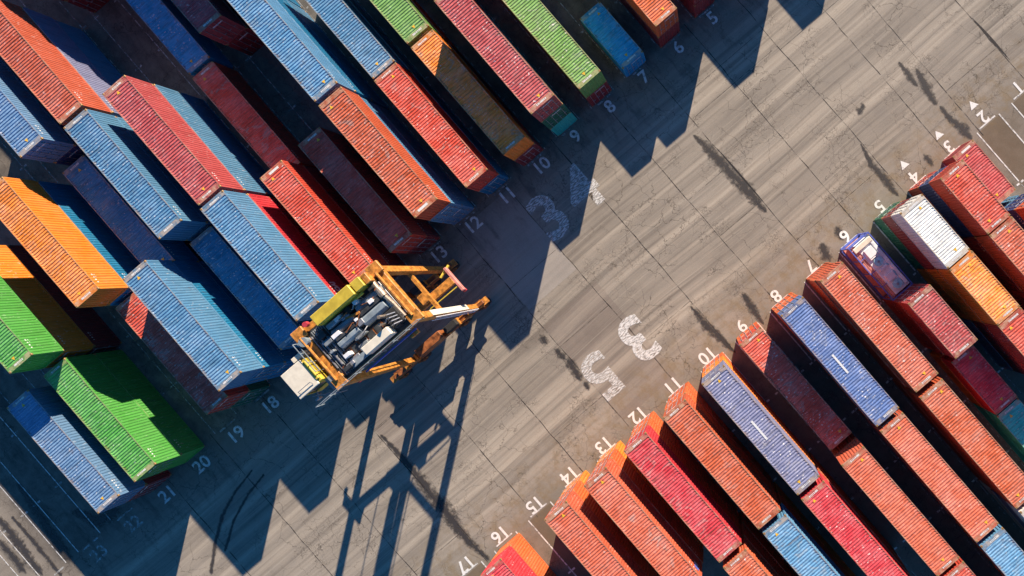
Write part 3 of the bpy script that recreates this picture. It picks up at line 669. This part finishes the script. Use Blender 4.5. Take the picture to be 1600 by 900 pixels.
pb("hoses", M['steel'], lambda m: [m.tube([at(-12.8 + q * .3, -20.4, HT + .5), at(-12.6 + q * .28, -19.9, HT + .95), at(-12.4 + q * .25, -19.3, HT + .4)], .045, 6) for q in range(4)])
pb("junction_box", M['pwhite'], lambda m: (bx(m, -15.0, -14.75, -21.35, -21.0, HT + .03, HT + .7), bx(m, -14.0, -13.8, -22.1, -21.9, HT, HT + .6)))
pb("orange_pump", M['orange'], lambda m: m.bar(at(-14.5, -22.6, HT + .3), at(-14.2, -21.5, HT + .3), .16, .25))
pb("cable_drum", M['lgrey'], lambda m: m.tube([at(-15.2, -26.0, HT), at(-15.2, -26.0, HT + .5)], .35, 16))
pb("beacon", M['red'], lambda m: m.tube([at(-16.05, -25.0, HT + .3), at(-16.05, -25.0, HT + .6)], .2, 12))
def rails(m):
    def fence(a, b_, n):
        a = Vector(at(*a)); b_ = Vector(at(*b_))
        for z in (.5, 1.0): m.bar(a + Vector((0, 0, z)), b_ + Vector((0, 0, z)), .045, .045)
        for i in range(n + 1): p = a.lerp(b_, i / n); m.bar(p, p + Vector((0, 0, 1.0)), .045, .045)
    fence((UX[1] + .42, V0 + .3, HT - .1), (UX[1] + .42, V1 + .2, HT - .1), 8)
    fence((UX[0] + .5, -26.45, HT - .1), (-12.9, -26.45, HT - .1), 3); fence((UX[1] + .42, -26.9, HT - 1.4), (-12.0, -28.6, HT - 1.4), 3)
pb("guard_rail", M['lgrey'], rails)
pb("blue_handrail", M['bframe'], lambda m: m.bar(at(UX[1] + .5, -24.5, HT - .6), at(UX[1] + .5, -19.6, HT - .6), .1, .14))
pb("flood_light", M['orange'], lambda m: (bx(m, UX[1] + .4, UX[1] + .8, -20.4, -20.1, HT - 1.0, HT - .7), bx(m, UX[1] + .4, UX[1] + .8, -20.0, -19.7, HT - 1.0, HT - .7)))
# cab
cx0, cx1, cy0, cy1 = -14.25, -12.25, -28.65, -27.0
cab = pb("cab", M['yellow'], lambda m: (bx(m, cx0, cx1, cy0, cy1, HT - 1.8, HT - 1.0), bx(m, cx0, cx1, cy1 - .1, cy1 + .35, HT - 1.0, HT + .55), [bx(m, a - .05, a + .05, b_ - .05, b_ + .05, HT - 1.05, HT + .5) for a in (cx0 + .05, cx1 - .05) for b_ in (cy0 + .05, cy1 - .15)]), bevel=.02)
pb("cab_window", M['glass'], lambda m: bx(m, cx0 + .06, cx1 - .06, cy0 + .06, cy1 - .12, HT - 1.0, HT + .48), cab)
rf = pb("cab_roof", M['cream'], lambda m: bx(m, cx0 - .12, cx1 + .12, cy0 - .12, cy1 + .05, HT + .52, HT + .64), cab, bevel=.04)
pb("roof_rail", M['steel'], lambda m: (m.tube([at(cx1 - .15, cy0 + .2, HT + .68), at(cx1 - .35, cy0 + .2, HT + .8), at(cx1 - .35, cy1 - .3, HT + .8), at(cx1 - .15, cy1 - .3, HT + .68)], .03, 6)), rf)
pb("roof_hatch", M['yellow'], lambda m: (bx(m, cx0 + .2, cx1 - .2, cy1 + .08, cy1 + .32, HT + .56, HT + .7)), cab, bevel=.03)
pb("cooler_box", M['cream'], lambda m: bx(m, -15.1, -14.7, -28.0, -27.0, HT - 1.0, HT - .3), cab, bevel=.03)
pb("cab_mount", M['dorange'], lambda m: (bx(m, cx0 - .25, cx0 - .1, cy0 + .2, -25.9, HT - .9, HT - .5), bx(m, cx0 - .2, cx1 + .2, -26.55, -26.3, HT - .5, HT - .2), bx(m, cx1 - .1, cx1 + .1, cy1 + .4, -25.9, HT - .9, HT - .5)), cab)
pb("mirror_arm", M['steel'], lambda m: (m.bar(at(cx1, cy0 + .2, HT - 1), at(cx1 + .5, cy0 - .1, HT - 1), .05, .05), m.bar(at(cx0, cy0 + .2, HT - 1), at(cx0 - .5, cy0, HT - 1), .05, .05), bx(m, cx1 + .42, cx1 + .55, cy0 - .3, cy0 + .05, HT - 1.3, HT - .9)), cab)
# spreader hanging between the legs
def fsp(m):
    bx(m, -13.95, -13.25, -23.4 - 5.9, -23.4 + 5.9, 5.9, 6.25)
    bx(m, -14.5, -12.7, -24.2, -22.6, 6.2, 6.6)
sp = pb("spreader", M['orange'], fsp, bevel=.03)
for y in (-23.4 - 6.0, -23.4 + 6.0):
    eb = pb("end_beam", M['salmon'], lambda m: bx(m, -13.6 - 1.25, -13.6 + 1.25, y - .12, y + .12, 5.75, 6.2), sp, bevel=.03)
    pb("twistlock", M['red'], lambda m: [bx(m, a - .12, a + .12, y - .2, y + .08, 5.5, 5.75) for a in (-14.8, -12.4)], eb)
pb("flipper_arm", M['yellow'], lambda m: (m.tube([at(-14.4, -18.2, 6.1), at(-14.9, -17.1, 5.7)], .12, 8), m.tube([at(-12.9, -21.4, 6.4), at(-12.9, -17.6, 6.2)], .05, 6)), sp)
pb("hoist_chain", M['rubber'], lambda m: [m.bar(at(a, b_, 6.5), at(a, b_, HT - .3), .07, .07) for a in (-14.3, -12.9) for b_ in (-24.8, -22)], sp)
pb("spreader_pump", M['orange'], lambda m: bx(m, -14.3, -13.4, -20.6, -19.8, 6.25, 6.8), sp, bevel=.04)
